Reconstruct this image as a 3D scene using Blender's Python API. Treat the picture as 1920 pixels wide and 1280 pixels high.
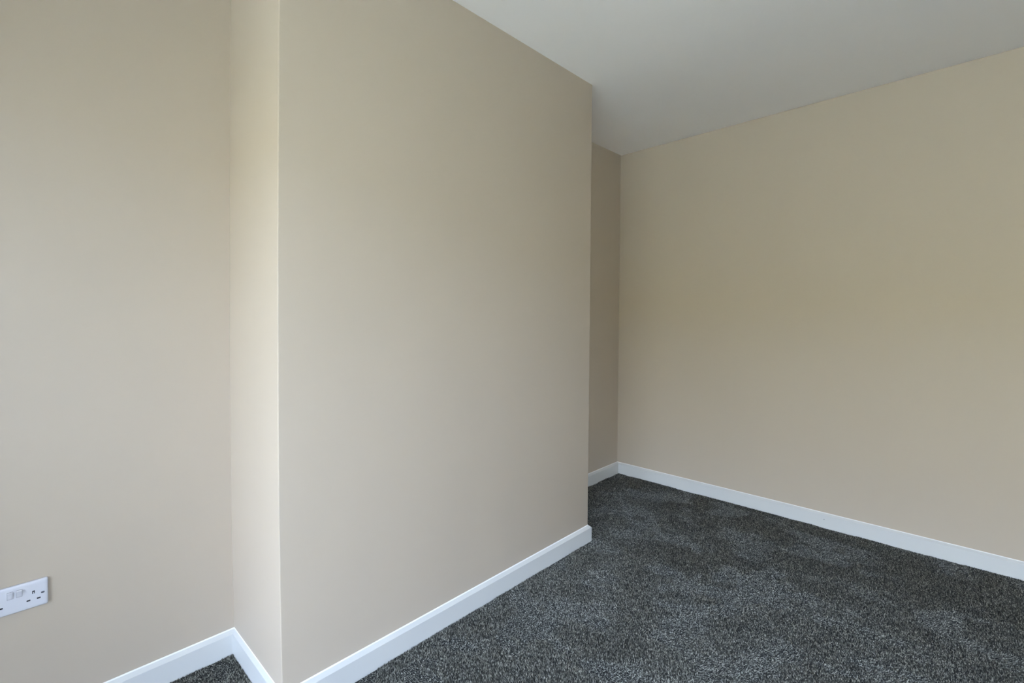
import bpy, bmesh, math, random
import numpy as np
from mathutils import Matrix, Vector

for o in list(bpy.data.objects):
    bpy.data.objects.remove(o, do_unlink=True)
S = bpy.context.scene
COL = S.collection

# ------------------------------------------------------------------ camera
F_PX, CX, CY = 847.87, -343.4, 29.4          # focal length and principal point offset, in 1920x1280 pixels
CAM_H = 1.351
ROT = ((0.8169118, -0.57675866, -0.00213431),
       (0.01448842, 0.01682155, 0.99975353),
       (0.5765806, 0.81674138, -0.02209804))
cd = bpy.data.cameras.new('camera')
cd.sensor_fit = 'HORIZONTAL'; cd.sensor_width = 36.0
cd.lens = F_PX * 36.0 / 1920.0
cd.shift_x = -CX / 1920.0; cd.shift_y = -CY / 1920.0
cd.clip_start = 0.02; cd.clip_end = 300
cam = bpy.data.objects.new('camera', cd); COL.objects.link(cam)
r, u, f = (Vector(v) for v in ROT)
cam.matrix_world = Matrix(((r.x, u.x, -f.x, 0), (r.y, u.y, -f.y, 0), (r.z, u.z, -f.z, CAM_H), (0, 0, 0, 1)))
S.camera = cam

# ------------------------------------------------------------------ world, light, exposure
S.view_settings.view_transform = 'Standard'
S.view_settings.look = 'None'
S.view_settings.gamma = 1.0
S.view_settings.use_curve_mapping = False
S.view_settings.exposure = 0.0
SKY_STRENGTH = 23.8
SKY_HORIZON = (0.68, 0.82, 1.11)
SKY_ZENITH = (1.01, 1.31, 1.87)
S.cycles.use_denoising = True
S.cycles.diffuse_bounces = 8
S.cycles.max_bounces = 12
S.cycles.sample_clamp_indirect = 0

w = bpy.data.worlds.new('overcast_sky'); S.world = w; w.use_nodes = True
wt = w.node_tree; wt.nodes.clear()
wo = wt.nodes.new('ShaderNodeOutputWorld'); wb = wt.nodes.new('ShaderNodeBackground')
tc = wt.nodes.new('ShaderNodeTexCoord'); sx = wt.nodes.new('ShaderNodeSeparateXYZ'); rp = wt.nodes.new('ShaderNodeValToRGB')
wt.links.new(tc.outputs['Generated'], sx.inputs[0]); wt.links.new(sx.outputs['Z'], rp.inputs[0])
rp.color_ramp.elements[0].position = 0.0; rp.color_ramp.elements[0].color = (*SKY_HORIZON, 1)
rp.color_ramp.elements[1].position = 0.8; rp.color_ramp.elements[1].color = (*SKY_ZENITH, 1)
wt.links.new(rp.outputs[0], wb.inputs[0]); wb.inputs[1].default_value = SKY_STRENGTH
wt.links.new(wb.outputs[0], wo.inputs[0])

# the window in the wall to the left of the frame, through which most of the daylight comes
WIN_X, WIN_Y0, WIN_Y1, WIN_Z0, WIN_Z1 = -1.55, -2.76, 1.0, 0.338, 2.34
pl = bpy.data.lights.new('window_portal', 'AREA'); pl.shape = 'RECTANGLE'
pl.size = WIN_Y1 - WIN_Y0; pl.size_y = WIN_Z1 - WIN_Z0; pl.cycles.is_portal = True
po = bpy.data.objects.new('window_portal', pl); COL.objects.link(po)
po.location = (WIN_X - 0.02, (WIN_Y0 + WIN_Y1) / 2, (WIN_Z0 + WIN_Z1) / 2)
po.rotation_euler = (math.pi / 2, 0, -math.pi / 2)        # shines towards +X

REAR_X0, REAR_X1, REAR_Z0, REAR_Z1 = -1.41, -0.13, 0.9, 2.2     # unseen window added behind the camera to brighten wall_left
pl2 = bpy.data.lights.new('rear_portal', 'AREA'); pl2.shape = 'RECTANGLE'
pl2.size = REAR_X1 - REAR_X0; pl2.size_y = REAR_Z1 - REAR_Z0; pl2.cycles.is_portal = True
po2 = bpy.data.objects.new('rear_portal', pl2); COL.objects.link(po2)
Y_REAR = -3.02
po2.location = ((REAR_X0 + REAR_X1) / 2, Y_REAR - 0.02, (REAR_Z0 + REAR_Z1) / 2)
po2.rotation_euler = (-math.pi / 2, 0, math.pi)           # shines towards +Y

# ------------------------------------------------------------------ room measures (metres)
Y_F = 1.3046        # face of the chimney breast
Y_A = 1.6973        # wall left of the breast
Y_B = 1.7298        # wall right of the breast
X_2 = 2.8262        # right end of the breast
X_R = 4.2606        # right wall, where it meets wall_back
A_R = 0.0279        # right wall is this much out of square
CEIL = 2.7057
HS, TS, ZF = 0.0880, 0.0157, 0.0782     # baseboard height, thickness, top of its flat face
Z_FLOOR = -0.014
X_W = WIN_X         # window wall
T = 0.14

_bz = [0.0, 0.10, 0.26, 0.72, 1.30, 1.90, 2.45, 2.7057]
_bx = [0.7285, 0.7266, 0.7233, 0.7168, 0.7154, 0.7208, 0.7275, 0.7310]
_pf = np.polyfit(_bz, _bx, 3)
def x1(z):          # the old plaster of the breast's left flank bellies out slightly
    return float(np.polyval(_pf, max(z, 0.0)))
def xr(y):
    return X_R + math.tan(A_R) * (y - Y_B)

# ------------------------------------------------------------------ helpers
def nodes(name):
    m = bpy.data.materials.new(name); m.use_nodes = True
    nt = m.node_tree; b = nt.nodes['Principled BSDF']
    return m, nt, b

def mat_paint(name, col, rough=0.55, spec=0.35, bump=0.02, scale=260.0, var=0.02):
    m, nt, b = nodes(name)
    b.inputs['Roughness'].default_value = rough
    b.inputs['Specular IOR Level'].default_value = spec
    g = nt.nodes.new('ShaderNodeNewGeometry')
    n1 = nt.nodes.new('ShaderNodeTexNoise'); n1.inputs['Scale'].default_value = scale; n1.inputs['Detail'].default_value = 3
    n2 = nt.nodes.new('ShaderNodeTexNoise'); n2.inputs['Scale'].default_value = 1.7; n2.inputs['Detail'].default_value = 2
    nt.links.new(g.outputs['Position'], n1.inputs['Vector']); nt.links.new(g.outputs['Position'], n2.inputs['Vector'])
    bp = nt.nodes.new('ShaderNodeBump'); bp.inputs['Strength'].default_value = bump; bp.inputs['Distance'].default_value = 0.002
    nt.links.new(n1.outputs['Fac'], bp.inputs['Height']); nt.links.new(bp.outputs['Normal'], b.inputs['Normal'])
    mx = nt.nodes.new('ShaderNodeMix'); mx.data_type = 'RGBA'
    lo = tuple(c * (1 - var) for c in col); hi = tuple(min(1, c * (1 + var)) for c in col)
    mx.inputs[6].default_value = (*lo, 1); mx.inputs[7].default_value = (*hi, 1)
    nt.links.new(n2.outputs['Fac'], mx.inputs[0]); nt.links.new(mx.outputs[2], b.inputs['Base Color'])
    return m

M_WALL = mat_paint('cream_wall_paint', (0.440, 0.372, 0.289), rough=0.5, spec=0.3)
M_CEIL = mat_paint('white_ceiling_paint', (0.92, 0.895, 0.885), rough=0.9, spec=0.1)
M_GLOSS = mat_paint("white_gloss_paint", (0.56, 0.56, 0.53), rough=0.28, spec=0.5, bump=0.01, scale=90, var=0.01)
M_PLASTIC = mat_paint('white_socket_plastic', (0.555, 0.55, 0.565), rough=0.25, spec=0.5, bump=0.0, var=0.0)
M_DARK = mat_paint('dark_slot', (0.015, 0.015, 0.017), rough=0.6, bump=0.0, var=0.0)
M_STEEL = mat_paint('screw_steel', (0.16, 0.16, 0.17), rough=0.4, bump=0.0, var=0.0)
M_CAULK = mat_paint('white_caulk', (0.78, 0.77, 0.74), rough=0.6, bump=0.0, var=0.0)
M_BACK = mat_paint('carpet_backing', (0.012, 0.012, 0.013), rough=1.0, spec=0.0, bump=0.3, scale=300, var=0.3)
M_BOARD = mat_paint('subfloor', (0.30, 0.24, 0.17), rough=0.8)
M_GROUND = mat_paint('outdoor_paving', (0.460, 0.415, 0.295), rough=0.9, scale=20, var=0.1)
M_BRICK = mat_paint('pale_brick', (0.61, 0.50, 0.285), rough=0.9, scale=8, var=0.1)

def link(name, me, mat=None, parent=None, smooth=False):
    o = bpy.data.objects.new(name, me); COL.objects.link(o)
    if mat: me.materials.append(mat)
    if parent: o.parent = parent
    if smooth:
        for p in me.polygons: p.use_smooth = True
    return o

def mesh(name, v, fcs, mat=None, parent=None, smooth=False):
    me = bpy.data.meshes.new(name); me.from_pydata([tuple(p) for p in v], [], fcs)
    bm = bmesh.new(); bm.from_mesh(me); bmesh.ops.recalc_face_normals(bm, faces=bm.faces); bm.to_mesh(me); bm.free()
    return link(name, me, mat, parent, smooth)

def from_bm(name, bm, mat=None, parent=None, smooth=False):
    bmesh.ops.recalc_face_normals(bm, faces=bm.faces)
    me = bpy.data.meshes.new(name); bm.to_mesh(me); bm.free()
    return link(name, me, mat, parent, smooth)

def prism(name, poly, z0, z1, mat, parent=None):
    n = len(poly)
    v = [(x, y, z0) for x, y in poly] + [(x, y, z1) for x, y in poly]
    fc = [tuple(range(n)), tuple(range(n, 2 * n))] + [(i, (i + 1) % n, n + (i + 1) % n, n + i) for i in range(n)]
    return mesh(name, v, fc, mat, parent)

def struct(o):
    o['kind'] = 'structure'; return o

def bm_box(bm, lo, hi):
    vs = [bm.verts.new((x, y, z)) for z in (lo[2], hi[2]) for y in (lo[1], hi[1]) for x in (lo[0], hi[0])]
    for q in ((0, 1, 3, 2), (4, 5, 7, 6), (0, 1, 5, 4), (2, 3, 7, 6), (0, 2, 6, 4), (1, 3, 7, 5)):
        bm.faces.new([vs[i] for i in q])
    return vs

# ------------------------------------------------------------------ room shell
zb = Z_FLOOR
yr_end = Y_REAR
struct(prism('floor', [(X_W - T, Y_REAR - T), (X_R + T, Y_REAR - T), (X_R + T, Y_B + T), (X_W - T, Y_B + T)], zb - 0.15, zb, M_BOARD))
struct(prism('ceiling', [(X_W - T, Y_REAR - T), (X_R + T, Y_REAR - T), (X_R + T, Y_B + T), (X_W - T, Y_B + T)], CEIL, CEIL + 0.15, M_CEIL))
struct(prism('wall_left', [(X_W - T, Y_A), (0.80, Y_A), (0.80, Y_A + T), (X_W - T, Y_A + T)], zb, CEIL, M_WALL))
struct(prism('wall_back', [(X_2 - 0.05, Y_B), (X_R + T, Y_B), (X_R + T, Y_B + T), (X_2 - 0.05, Y_B + T)], zb, CEIL, M_WALL))
bm = bmesh.new()
ya, yb = Y_REAR - T, Y_REAR
for lo, hi in (((X_W - T, ya, zb), (REAR_X0, yb, CEIL)), ((REAR_X1, ya, zb), (X_R + T, yb, CEIL)),
               ((REAR_X0, ya, zb), (REAR_X1, yb, REAR_Z0)), ((REAR_X0, ya, REAR_Z1), (REAR_X1, yb, CEIL))):
    bm_box(bm, lo, hi)
struct(from_bm('wall_rear', bm, M_WALL))

# right wall: stops a hair short of the ceiling, which leaves the fine dark crack seen along the joint
prof = [(0, zb), (0, CEIL - 0.0035), (0.006, CEIL - 0.0035), (0.006, CEIL), (T, CEIL), (T, zb)]
v = []
for y in (Y_B, Y_REAR):
    v += [(xr(y) + d, y, z) for d, z in prof]
n = len(prof)
struct(mesh('wall_right', v, [tuple(range(n)), tuple(range(n, 2 * n))] + [(i, (i + 1) % n, n + (i + 1) % n, n + i) for i in range(n)], M_WALL))

# chimney breast: arrises rounded over the corner beads, left flank slightly bellied
R_ARR = 0.004
v, fc, rows = [], [], 24
for k in range(rows + 1):
    z = zb + (CEIL - zb) * k / rows
    a = x1(z)
    ring = [(a, Y_A + 0.05), (a, Y_A), (a, Y_F + R_ARR)]
    for j in range(1, 5):
        t = j / 4 * math.pi / 2
        ring.append((a + R_ARR * (1 - math.cos(t)), Y_F + R_ARR * (1 - math.sin(t))))
    for j in range(0, 5):
        t = j / 4 * math.pi / 2
        ring.append((X_2 - R_ARR * (1 - math.sin(t)), Y_F + R_ARR * (1 - math.cos(t))))
    ring += [(X_2, Y_A), (X_2, Y_B + 0.05)]
    v += [(x, y, z) for x, y in ring]
    nr = len(ring)
    if k:
        b0 = (k - 1) * nr
        fc += [(b0 + i, b0 + (i + 1) % nr, b0 + nr + (i + 1) % nr, b0 + nr + i) for i in range(nr)]
fc += [tuple(range(nr)), tuple(range(rows * nr, rows * nr + nr))]
breast = struct(mesh('wall_chimney', v, fc, M_WALL, smooth=True))
try:
    breast.data.set_sharp_from_angle(angle=math.radians(32))
except Exception:
    pass

# window wall with its opening (out of the frame, to the left)
bm = bmesh.new()
xa, xb = X_W - T, X_W
for lo, hi in (((xa, Y_REAR - T, zb), (xb, WIN_Y0, CEIL)), ((xa, WIN_Y1, zb), (xb, Y_A + T, CEIL)),
               ((xa, WIN_Y0, zb), (xb, WIN_Y1, WIN_Z0)), ((xa, WIN_Y0, WIN_Z1), (xb, WIN_Y1, CEIL))):
    bm_box(bm, lo, hi)
struct(from_bm('wall_window', bm, M_WALL))
bm = bmesh.new()
fx0, fx1, fw = X_W - 0.10, X_W - 0.04, 0.05
ym = (WIN_Y0 + WIN_Y1) / 2
for lo, hi in (((fx0, WIN_Y0, WIN_Z0), (fx1, WIN_Y0 + fw, WIN_Z1)), ((fx0, WIN_Y1 - fw, WIN_Z0), (fx1, WIN_Y1, WIN_Z1)),
               ((fx0, WIN_Y0 + fw, WIN_Z0), (fx1, WIN_Y1 - fw, WIN_Z0 + fw)), ((fx0, WIN_Y0 + fw, WIN_Z1 - fw), (fx1, WIN_Y1 - fw, WIN_Z1)),
               ((fx0, ym - fw / 2, WIN_Z0 + fw), (fx1, ym + fw / 2, WIN_Z1 - fw))):
    bm_box(bm, lo, hi)
win = struct(from_bm('window_1', bm, M_GLOSS))
mg = bpy.data.materials.new('window_glass'); mg.use_nodes = True
nt = mg.node_tree; nt.nodes.clear()
go = nt.nodes.new('ShaderNodeOutputMaterial'); gt = nt.nodes.new('ShaderNodeBsdfTransparent'); gg = nt.nodes.new('ShaderNodeBsdfGlossy')
gf = nt.nodes.new('ShaderNodeFresnel'); gm = nt.nodes.new('ShaderNodeMixShader')
gg.inputs['Roughness'].default_value = 0.0; gf.inputs['IOR'].default_value = 1.45
nt.links.new(gf.outputs[0], gm.inputs[0]); nt.links.new(gt.outputs[0], gm.inputs[1]); nt.links.new(gg.outputs[0], gm.inputs[2]); nt.links.new(gm.outputs[0], go.inputs[0])
for y0, y1 in ((WIN_Y0 + fw, ym - fw / 2), (ym + fw / 2, WIN_Y1 - fw)):
    bm = bmesh.new(); bm_box(bm, (X_W - 0.072, y0, WIN_Z0 + fw), (X_W - 0.068, y1, WIN_Z1 - fw))
    from_bm('pane', bm, mg, win)
bm = bmesh.new(); bm_box(bm, (X_W - 0.04, WIN_Y0, WIN_Z0 - 0.0), (X_W, WIN_Y1, WIN_Z0 + 0.02))
from_bm('window_sill', bm, M_GLOSS, win)

bm = bmesh.new()
f0, f1 = Y_REAR - 0.10, Y_REAR - 0.04
for lo, hi in (((REAR_X0, f0, REAR_Z0), (REAR_X0 + fw, f1, REAR_Z1)), ((REAR_X1 - fw, f0, REAR_Z0), (REAR_X1, f1, REAR_Z1)),
               ((REAR_X0 + fw, f0, REAR_Z0), (REAR_X1 - fw, f1, REAR_Z0 + fw)), ((REAR_X0 + fw, f0, REAR_Z1 - fw), (REAR_X1 - fw, f1, REAR_Z1))):
    bm_box(bm, lo, hi)
added_win = struct(from_bm('added_window', bm, M_GLOSS))  # invented rear window, added for the extra daylight it lets in
bm = bmesh.new(); bm_box(bm, (REAR_X0 + fw, Y_REAR - 0.072, REAR_Z0 + fw), (REAR_X1 - fw, Y_REAR - 0.068, REAR_Z1 - fw))
from_bm('pane', bm, mg, added_win)
bm = bmesh.new(); bm_box(bm, (REAR_X0, Y_REAR - 0.04, REAR_Z0), (REAR_X1, Y_REAR, REAR_Z0 + 0.02))
from_bm('window_sill', bm, M_GLOSS, added_win)

# outdoors, seen only as light: paving and the brick terrace across the street
struct(prism('ground', [(-60, -60), (60, -60), (60, Y_REAR - T - 0.01), (X_W - T - 0.01, Y_REAR - T - 0.01), (X_W - T - 0.01, 60), (-60, 60)], -0.25, -0.05, M_GROUND))
struct(prism('exterior', [(-34.6, -30), (-26.6, -30), (-26.6, 30), (-34.6, 30)], -0.05, 6.0, M_BRICK))

# ------------------------------------------------------------------ baseboards
BPROF = [(0, zb), (TS, zb), (TS, ZF - 0.0015), (TS - 0.0006, ZF - 0.0004), (TS - 0.0022, ZF + 0.0008), (0.0032, HS - 0.0006), (0.0022, HS), (0, HS)]
def baseboard(name, p0, p1, nrm, s0, s1):
    p0, p1, nrm = Vector(p0), Vector(p1), Vector(nrm).normalized()
    dr = (p1 - p0).normalized()
    v = []
    for p, s in ((p0, -s0), (p1, s1)):
        for d, z in BPROF:
            q = p + dr * (s * d) + nrm * d
            v.append((q.x, q.y, z))
    n = len(BPROF)
    o = mesh(name, v, [tuple(range(n)), tuple(range(n, 2 * n))] + [(i, (i + 1) % n, n + (i + 1) % n, n + i) for i in range(n)], M_GLOSS)
    # bead of decorator's caulk where the board meets the plaster
    cv = []
    for p, s in ((p0, -s0), (p1, s1)):
        for d, z in ((0, HS), (0.0030, HS), (0.0018, HS + 0.0018), (0, HS + 0.0036)):
            q = p + dr * (s * d) + nrm * d
            cv.append((q.x, q.y, z))
    mesh('caulk', cv, [(0, 1, 2, 3), (4, 5, 6, 7)] + [(i, (i + 1) % 4, 4 + (i + 1) % 4, 4 + i) for i in range(4)], M_CAULK, o)
    return struct(o)
XB = x1(0.05)
baseboard('baseboard_left', (X_W, Y_A), (XB, Y_A), (0, -1), -1, -1)
baseboard('baseboard_return', (XB, Y_A), (XB, Y_F), (-1, 0), -1, 1)
baseboard('baseboard_chimney', (XB, Y_F), (X_2, Y_F), (0, -1), 1, 1)
baseboard('baseboard_flank', (X_2, Y_F), (X_2, Y_B), (1, 0), 1, -1)
baseboard('baseboard_back', (X_2, Y_B), (X_R, Y_B), (0, -1), -1, -1)
bbr = baseboard('baseboard_right', (X_R, Y_B), (xr(Y_REAR), Y_REAR), (-math.cos(A_R), math.sin(A_R)), -1, -1)
# a small filled nail hole in the right-hand board
bm = bmesh.new()
bmesh.ops.create_cone(bm, cap_ends=True, segments=10, radius1=0.0024, radius2=0.0024, depth=0.001)
bmesh.ops.rotate(bm, verts=bm.verts, cent=(0, 0, 0), matrix=Matrix.Rotation(math.pi / 2, 3, 'Y'))
bmesh.ops.translate(bm, verts=bm.verts, vec=(xr(0.5117) - TS / math.cos(A_R) - 0.0002, 0.5117, 0.0508))
from_bm('nail_head', bm, M_STEEL, bbr)

# ------------------------------------------------------------------ double switched socket
SX, SZ = 0.0005, 0.4745       # plate centre on wall_left
KX = 1.22                     # the plate reads this much wider than a standard 146 mm plate
root = bpy.data.objects.new('wall_socket', None); COL.objects.link(root)
root.location = (SX, Y_A, SZ)
root['label'] = 'white plastic double switched wall socket low on the cream wall above the skirting'
root['category'] = 'socket'
def rrect(hw, hh, rad, seg=6):
    pts = []
    for cx, cz, a0 in ((hw - rad, hh - rad, 0), (-hw + rad, hh - rad, 90), (-hw + rad, -hh + rad, 180), (hw - rad, -hh + rad, 270)):
        for k in range(seg + 1):
            a = math.radians(a0 + 90 * k / seg)
            pts.append((cx + rad * math.cos(a), cz + rad * math.sin(a)))
    return pts
def loft(name, rings, mat, parent, loc=(0, 0, 0), smooth=False):
    v, fc = [], []
    for pts, y in rings: v += [(x + loc[0], y + loc[1], z + loc[2]) for x, z in pts]
    n = len(rings[0][0])
    for k in range(len(rings) - 1):
        fc += [(k * n + i, k * n + (i + 1) % n, (k + 1) * n + (i + 1) % n, (k + 1) * n + i) for i in range(n)]
    fc += [tuple(range(n)), tuple(range((len(rings) - 1) * n, len(rings) * n))]
    o = mesh(name, v, fc, mat, parent, smooth)
    if smooth:
        try: o.data.set_sharp_from_angle(angle=math.radians(40))
        except Exception: pass
    return o
HW, HH = 0.0725 * KX, 0.0425
plate = loft('face_plate', [(rrect(HW - 0.001, HH - 0.001, 0.006), 0.0), (rrect(HW, HH, 0.006), -0.0015), (rrect(HW, HH, 0.006), -0.0050),
                            (rrect(HW - 0.0005, HH - 0.0005, 0.006), -0.0066), (rrect(HW - 0.002, HH - 0.002, 0.0055), -0.0080),
                            (rrect(HW - 0.0045, HH - 0.0045, 0.005), -0.0088), (rrect(HW - 0.010, HH - 0.010, 0.004), -0.0092)], M_PLASTIC, root, smooth=True)
YF = -0.0092
def wedge_rocker(cx, cz):
    hw, hh = 0.0062 * KX, 0.0110
    bm = bmesh.new()
    # a rocker tipped on: top stands proud, bottom sits nearly flush
    P = [(cx - hw, YF + 0.002, cz - hh), (cx + hw, YF + 0.002, cz - hh), (cx + hw, YF + 0.002, cz + hh), (cx - hw, YF + 0.002, cz + hh),
         (cx - hw, YF - 0.0004, cz - hh), (cx + hw, YF - 0.0004, cz - hh), (cx + hw, YF - 0.0056, cz + hh - 0.0018), (cx - hw, YF - 0.0056, cz + hh - 0.0018)]
    vs = [bm.verts.new(p) for p in P]
    for q in ((0, 1, 2, 3), (4, 5, 6, 7), (0, 1, 5, 4), (1, 2, 6, 5), (2, 3, 7, 6), (3, 0, 4, 7)):
        bm.faces.new([vs[i] for i in q])
    bmesh.ops.bevel(bm, geom=list(bm.edges), offset=0.0005, segments=2, affect='EDGES', profile=0.5)
    rk = from_bm('rocker_switch', bm, M_PLASTIC, root)
    # dark hairline gap round the rocker
    fr = rrect(hw + 0.0005, hh + 0.0005, 0.0006, 2)
    loft('rocker_gap', [(fr, YF + 0.0005), (fr, YF - 0.00012)], M_GAP, rk, (cx, 0, cz))
M_GAP = mat_paint('socket_gap', (0.20, 0.20, 0.21), rough=0.6, bump=0.0, var=0.0)
for cx in (-0.0118, 0.0117): wedge_rocker(cx, 0.0165)
def slot(name, cx, cz, w, h):
    bv = rrect(w / 2 + 0.0008, h / 2 + 0.0008, 0.0008, 2); iv = rrect(w / 2, h / 2, 0.0003, 2)
    rim = loft(name, [(bv, YF + 0.0002), (bv, YF - 0.0001), (iv, YF - 0.00025)], M_DARK, root, (cx, 0, cz))
    return rim
for sgn in (-1, 1):
    c = sgn * 0.0400 * KX
    e = slot('earth_slot', c, 0.0075, 0.0045 * KX, 0.0082)
    sh = rrect(0.0011 * KX, 0.0030, 0.0004, 2)
    loft('shutter', [(sh, YF), (sh, YF - 0.0004)], M_PLASTIC, e, (c + 0.0002, 0, 0.0052))
    for k in (-1, 1):
        slot('pin_slot', c + k * 0.0112 * KX, -0.0152, 0.0070 * KX, 0.0030)
    ring = rrect(0.0042 * KX, 0.0030, 0.0029, 5); inn = rrect(0.0034 * KX, 0.0023, 0.0022, 5)
    sc = loft('screw', [(ring, YF + 0.0002), (ring, YF - 0.0001), (inn, YF - 0.0003)], M_STEEL, root, (sgn * 0.0603 * KX, 0, -0.0005))
    sl = rrect(0.0030 * KX, 0.0006, 0.0002, 2)
    loft('screw_slot', [(sl, YF), (sl, YF - 0.00045)], M_DARK, sc, (sgn * 0.0603 * KX, 0, -0.0005))

# ------------------------------------------------------------------ carpet
XS = XB - TS
OUT = [(X_W, Y_REAR), (xr(Y_REAR) - TS, Y_REAR), (xr(Y_B) - TS, Y_B - TS), (X_2 + TS, Y_B - TS), (X_2 + TS, Y_F - TS), (XS, Y_F - TS), (XS, Y_A - TS), (X_W, Y_A - TS)]
carpet = prism('carpet', OUT, zb, -0.006, M_BACK)
carpet['label'] = 'charcoal grey speckled twist-pile carpet covering the floor up to the white skirting'
carpet['category'] = 'carpet'

rng = np.random.default_rng(7)
def vnoise(x, y, scale, seed):
    g = np.random.default_rng(seed).random((256, 256))
    u_, v_ = x * scale + 37.3, y * scale + 11.7
    i, j = np.floor(u_).astype(int), np.floor(v_).astype(int)
    a, b = u_ - i, v_ - j
    a = a * a * (3 - 2 * a); b = b * b * (3 - 2 * b)
    h = lambda p, q: g[p % 256, q % 256]
    return (h(i, j) * (1 - a) + h(i + 1, j) * a) * (1 - b) + (h(i, j + 1) * (1 - a) + h(i + 1, j + 1) * a) * b
def fbm(x, y, scale, seed, oc=3):
    s = 0; amp = 1; tot = 0
    for k in range(oc):
        s = s + amp * vnoise(x, y, scale * 2 ** k, seed + k); tot += amp; amp *= 0.55
    return s / tot

SP, SP_FAR = 0.0034, 0.0100            # tuft spacing where the photograph looks, and in the rest of the room
VX0, VY0 = 0.25, -0.60
def scatter(x0, x1_, y0, y1_, sp):
    gx, gy = np.meshgrid(np.arange(x0, x1_, sp), np.arange(y0, y1_, sp))
    return (gx + rng.uniform(-.45, .45, gx.shape) * sp).ravel(), (gy + rng.uniform(-.45, .45, gy.shape) * sp).ravel()
px, py = scatter(VX0, X_R, VY0, Y_B, SP)
fx_, fy_ = scatter(X_W + 0.01, X_R, Y_REAR + 0.01, Y_B, SP_FAR)
far = (fx_ < VX0) | (fy_ < VY0)
big = np.concatenate([np.ones(len(px)), np.full(int(far.sum()), 2.6)])
px = np.concatenate([px, fx_[far]]); py = np.concatenate([py, fy_[far]])
m = 0.0012
ok = (px < X_R + math.tan(A_R) * (py - Y_B) - TS - m)
ok &= np.where(px < XS - m, py < Y_A - TS - m, np.where(px < X_2 + TS + m, py < Y_F - TS - m, py < Y_B - TS - m))
px, py, big = px[ok], py[ok], big[ok]
N = len(px)
# trodden pile: fairly small flattened blotches in an otherwise brushed-up surface
q1 = fbm(px, py * 1.1, 7.0, 21, 4)
q2 = fbm(px, py, 1.6, 91, 3)
spots = np.clip((0.465 - q1) * 9.0, 0, 1); spots = spots * spots * (3 - 2 * spots)
lay = np.clip(0.80 + (q1 - 0.5) * 0.9 + (q2 - 0.5) * 0.9 - 0.74 * spots, 0, 1)
lean = -0.0036 + 0.0054 * lay                      # flattened towards the light, or brushed away from it
la = 0.7 + (fbm(px, py, 2.3, 77, 2) - 0.5) * 2.0
hgt = 0.0044 + 0.0030 * lay + rng.uniform(-0.0012, 0.0012, N)
dx = np.cos(la) * lean + rng.normal(0, 0.0011, N); dy = np.sin(la) * lean + rng.normal(0, 0.0011, N)
ang = rng.uniform(0, 2 * math.pi, N)
wd = rng.uniform(0.0019, 0.0028, N) * big
V = np.empty((N, 4, 3), np.float32)
for k in range(3):
    V[:, k, 0] = px + np.cos(ang + k * 2.0944) * wd
    V[:, k, 1] = py + np.sin(ang + k * 2.0944) * wd
    V[:, k, 2] = -0.0062
V[:, 3, 0] = px + dx; V[:, 3, 1] = py + dy; V[:, 3, 2] = -0.006 + hgt
base = (np.arange(N) * 4)[:, None, None]
Fi = (base + np.array([[0, 1, 3], [1, 2, 3], [2, 0, 3]])[None]).reshape(-1).astype(np.int32)
me = bpy.data.meshes.new('pile')
me.vertices.add(N * 4); me.vertices.foreach_set('co', V.reshape(-1))
me.loops.add(N * 9); me.loops.foreach_set('vertex_index', Fi)
me.polygons.add(N * 3); me.polygons.foreach_set('loop_start', np.arange(0, N * 9, 3, dtype=np.int32))
try: me.polygons.foreach_set('loop_total', np.full(N * 3, 3, np.int32))
except Exception: pass
tone = rng.random(N)
at = me.attributes.new('tone', 'FLOAT', 'FACE'); at.data.foreach_set('value', np.repeat(tone, 3).astype(np.float32))
me.update(calc_edges=True); me.validate()
mp, nt, b = nodes('carpet_yarn')
b.inputs['Roughness'].default_value = 0.95; b.inputs['Specular IOR Level'].default_value = 0.1
an = nt.nodes.new('ShaderNodeAttribute'); an.attribute_name = 'tone'
cr = nt.nodes.new('ShaderNodeValToRGB'); cr.color_ramp.interpolation = 'LINEAR'
els = cr.color_ramp.elements
els[0].position = 0.0; els[0].color = (0.020, 0.0195, 0.019, 1)
els[1].position = 1.0; els[1].color = (0.52, 0.515, 0.44, 1)
for p, c in ((0.35, 0.070), (0.62, 0.14), (0.86, 0.27)):
    q = els.new(p); q.color = (c * 0.97, c * 0.965, c * 0.83, 1)
nt.links.new(an.outputs['Fac'], cr.inputs[0]); nt.links.new(cr.outputs[0], b.inputs['Base Color'])
pile = link('pile', me, mp, carpet); pile['kind'] = 'stuff'
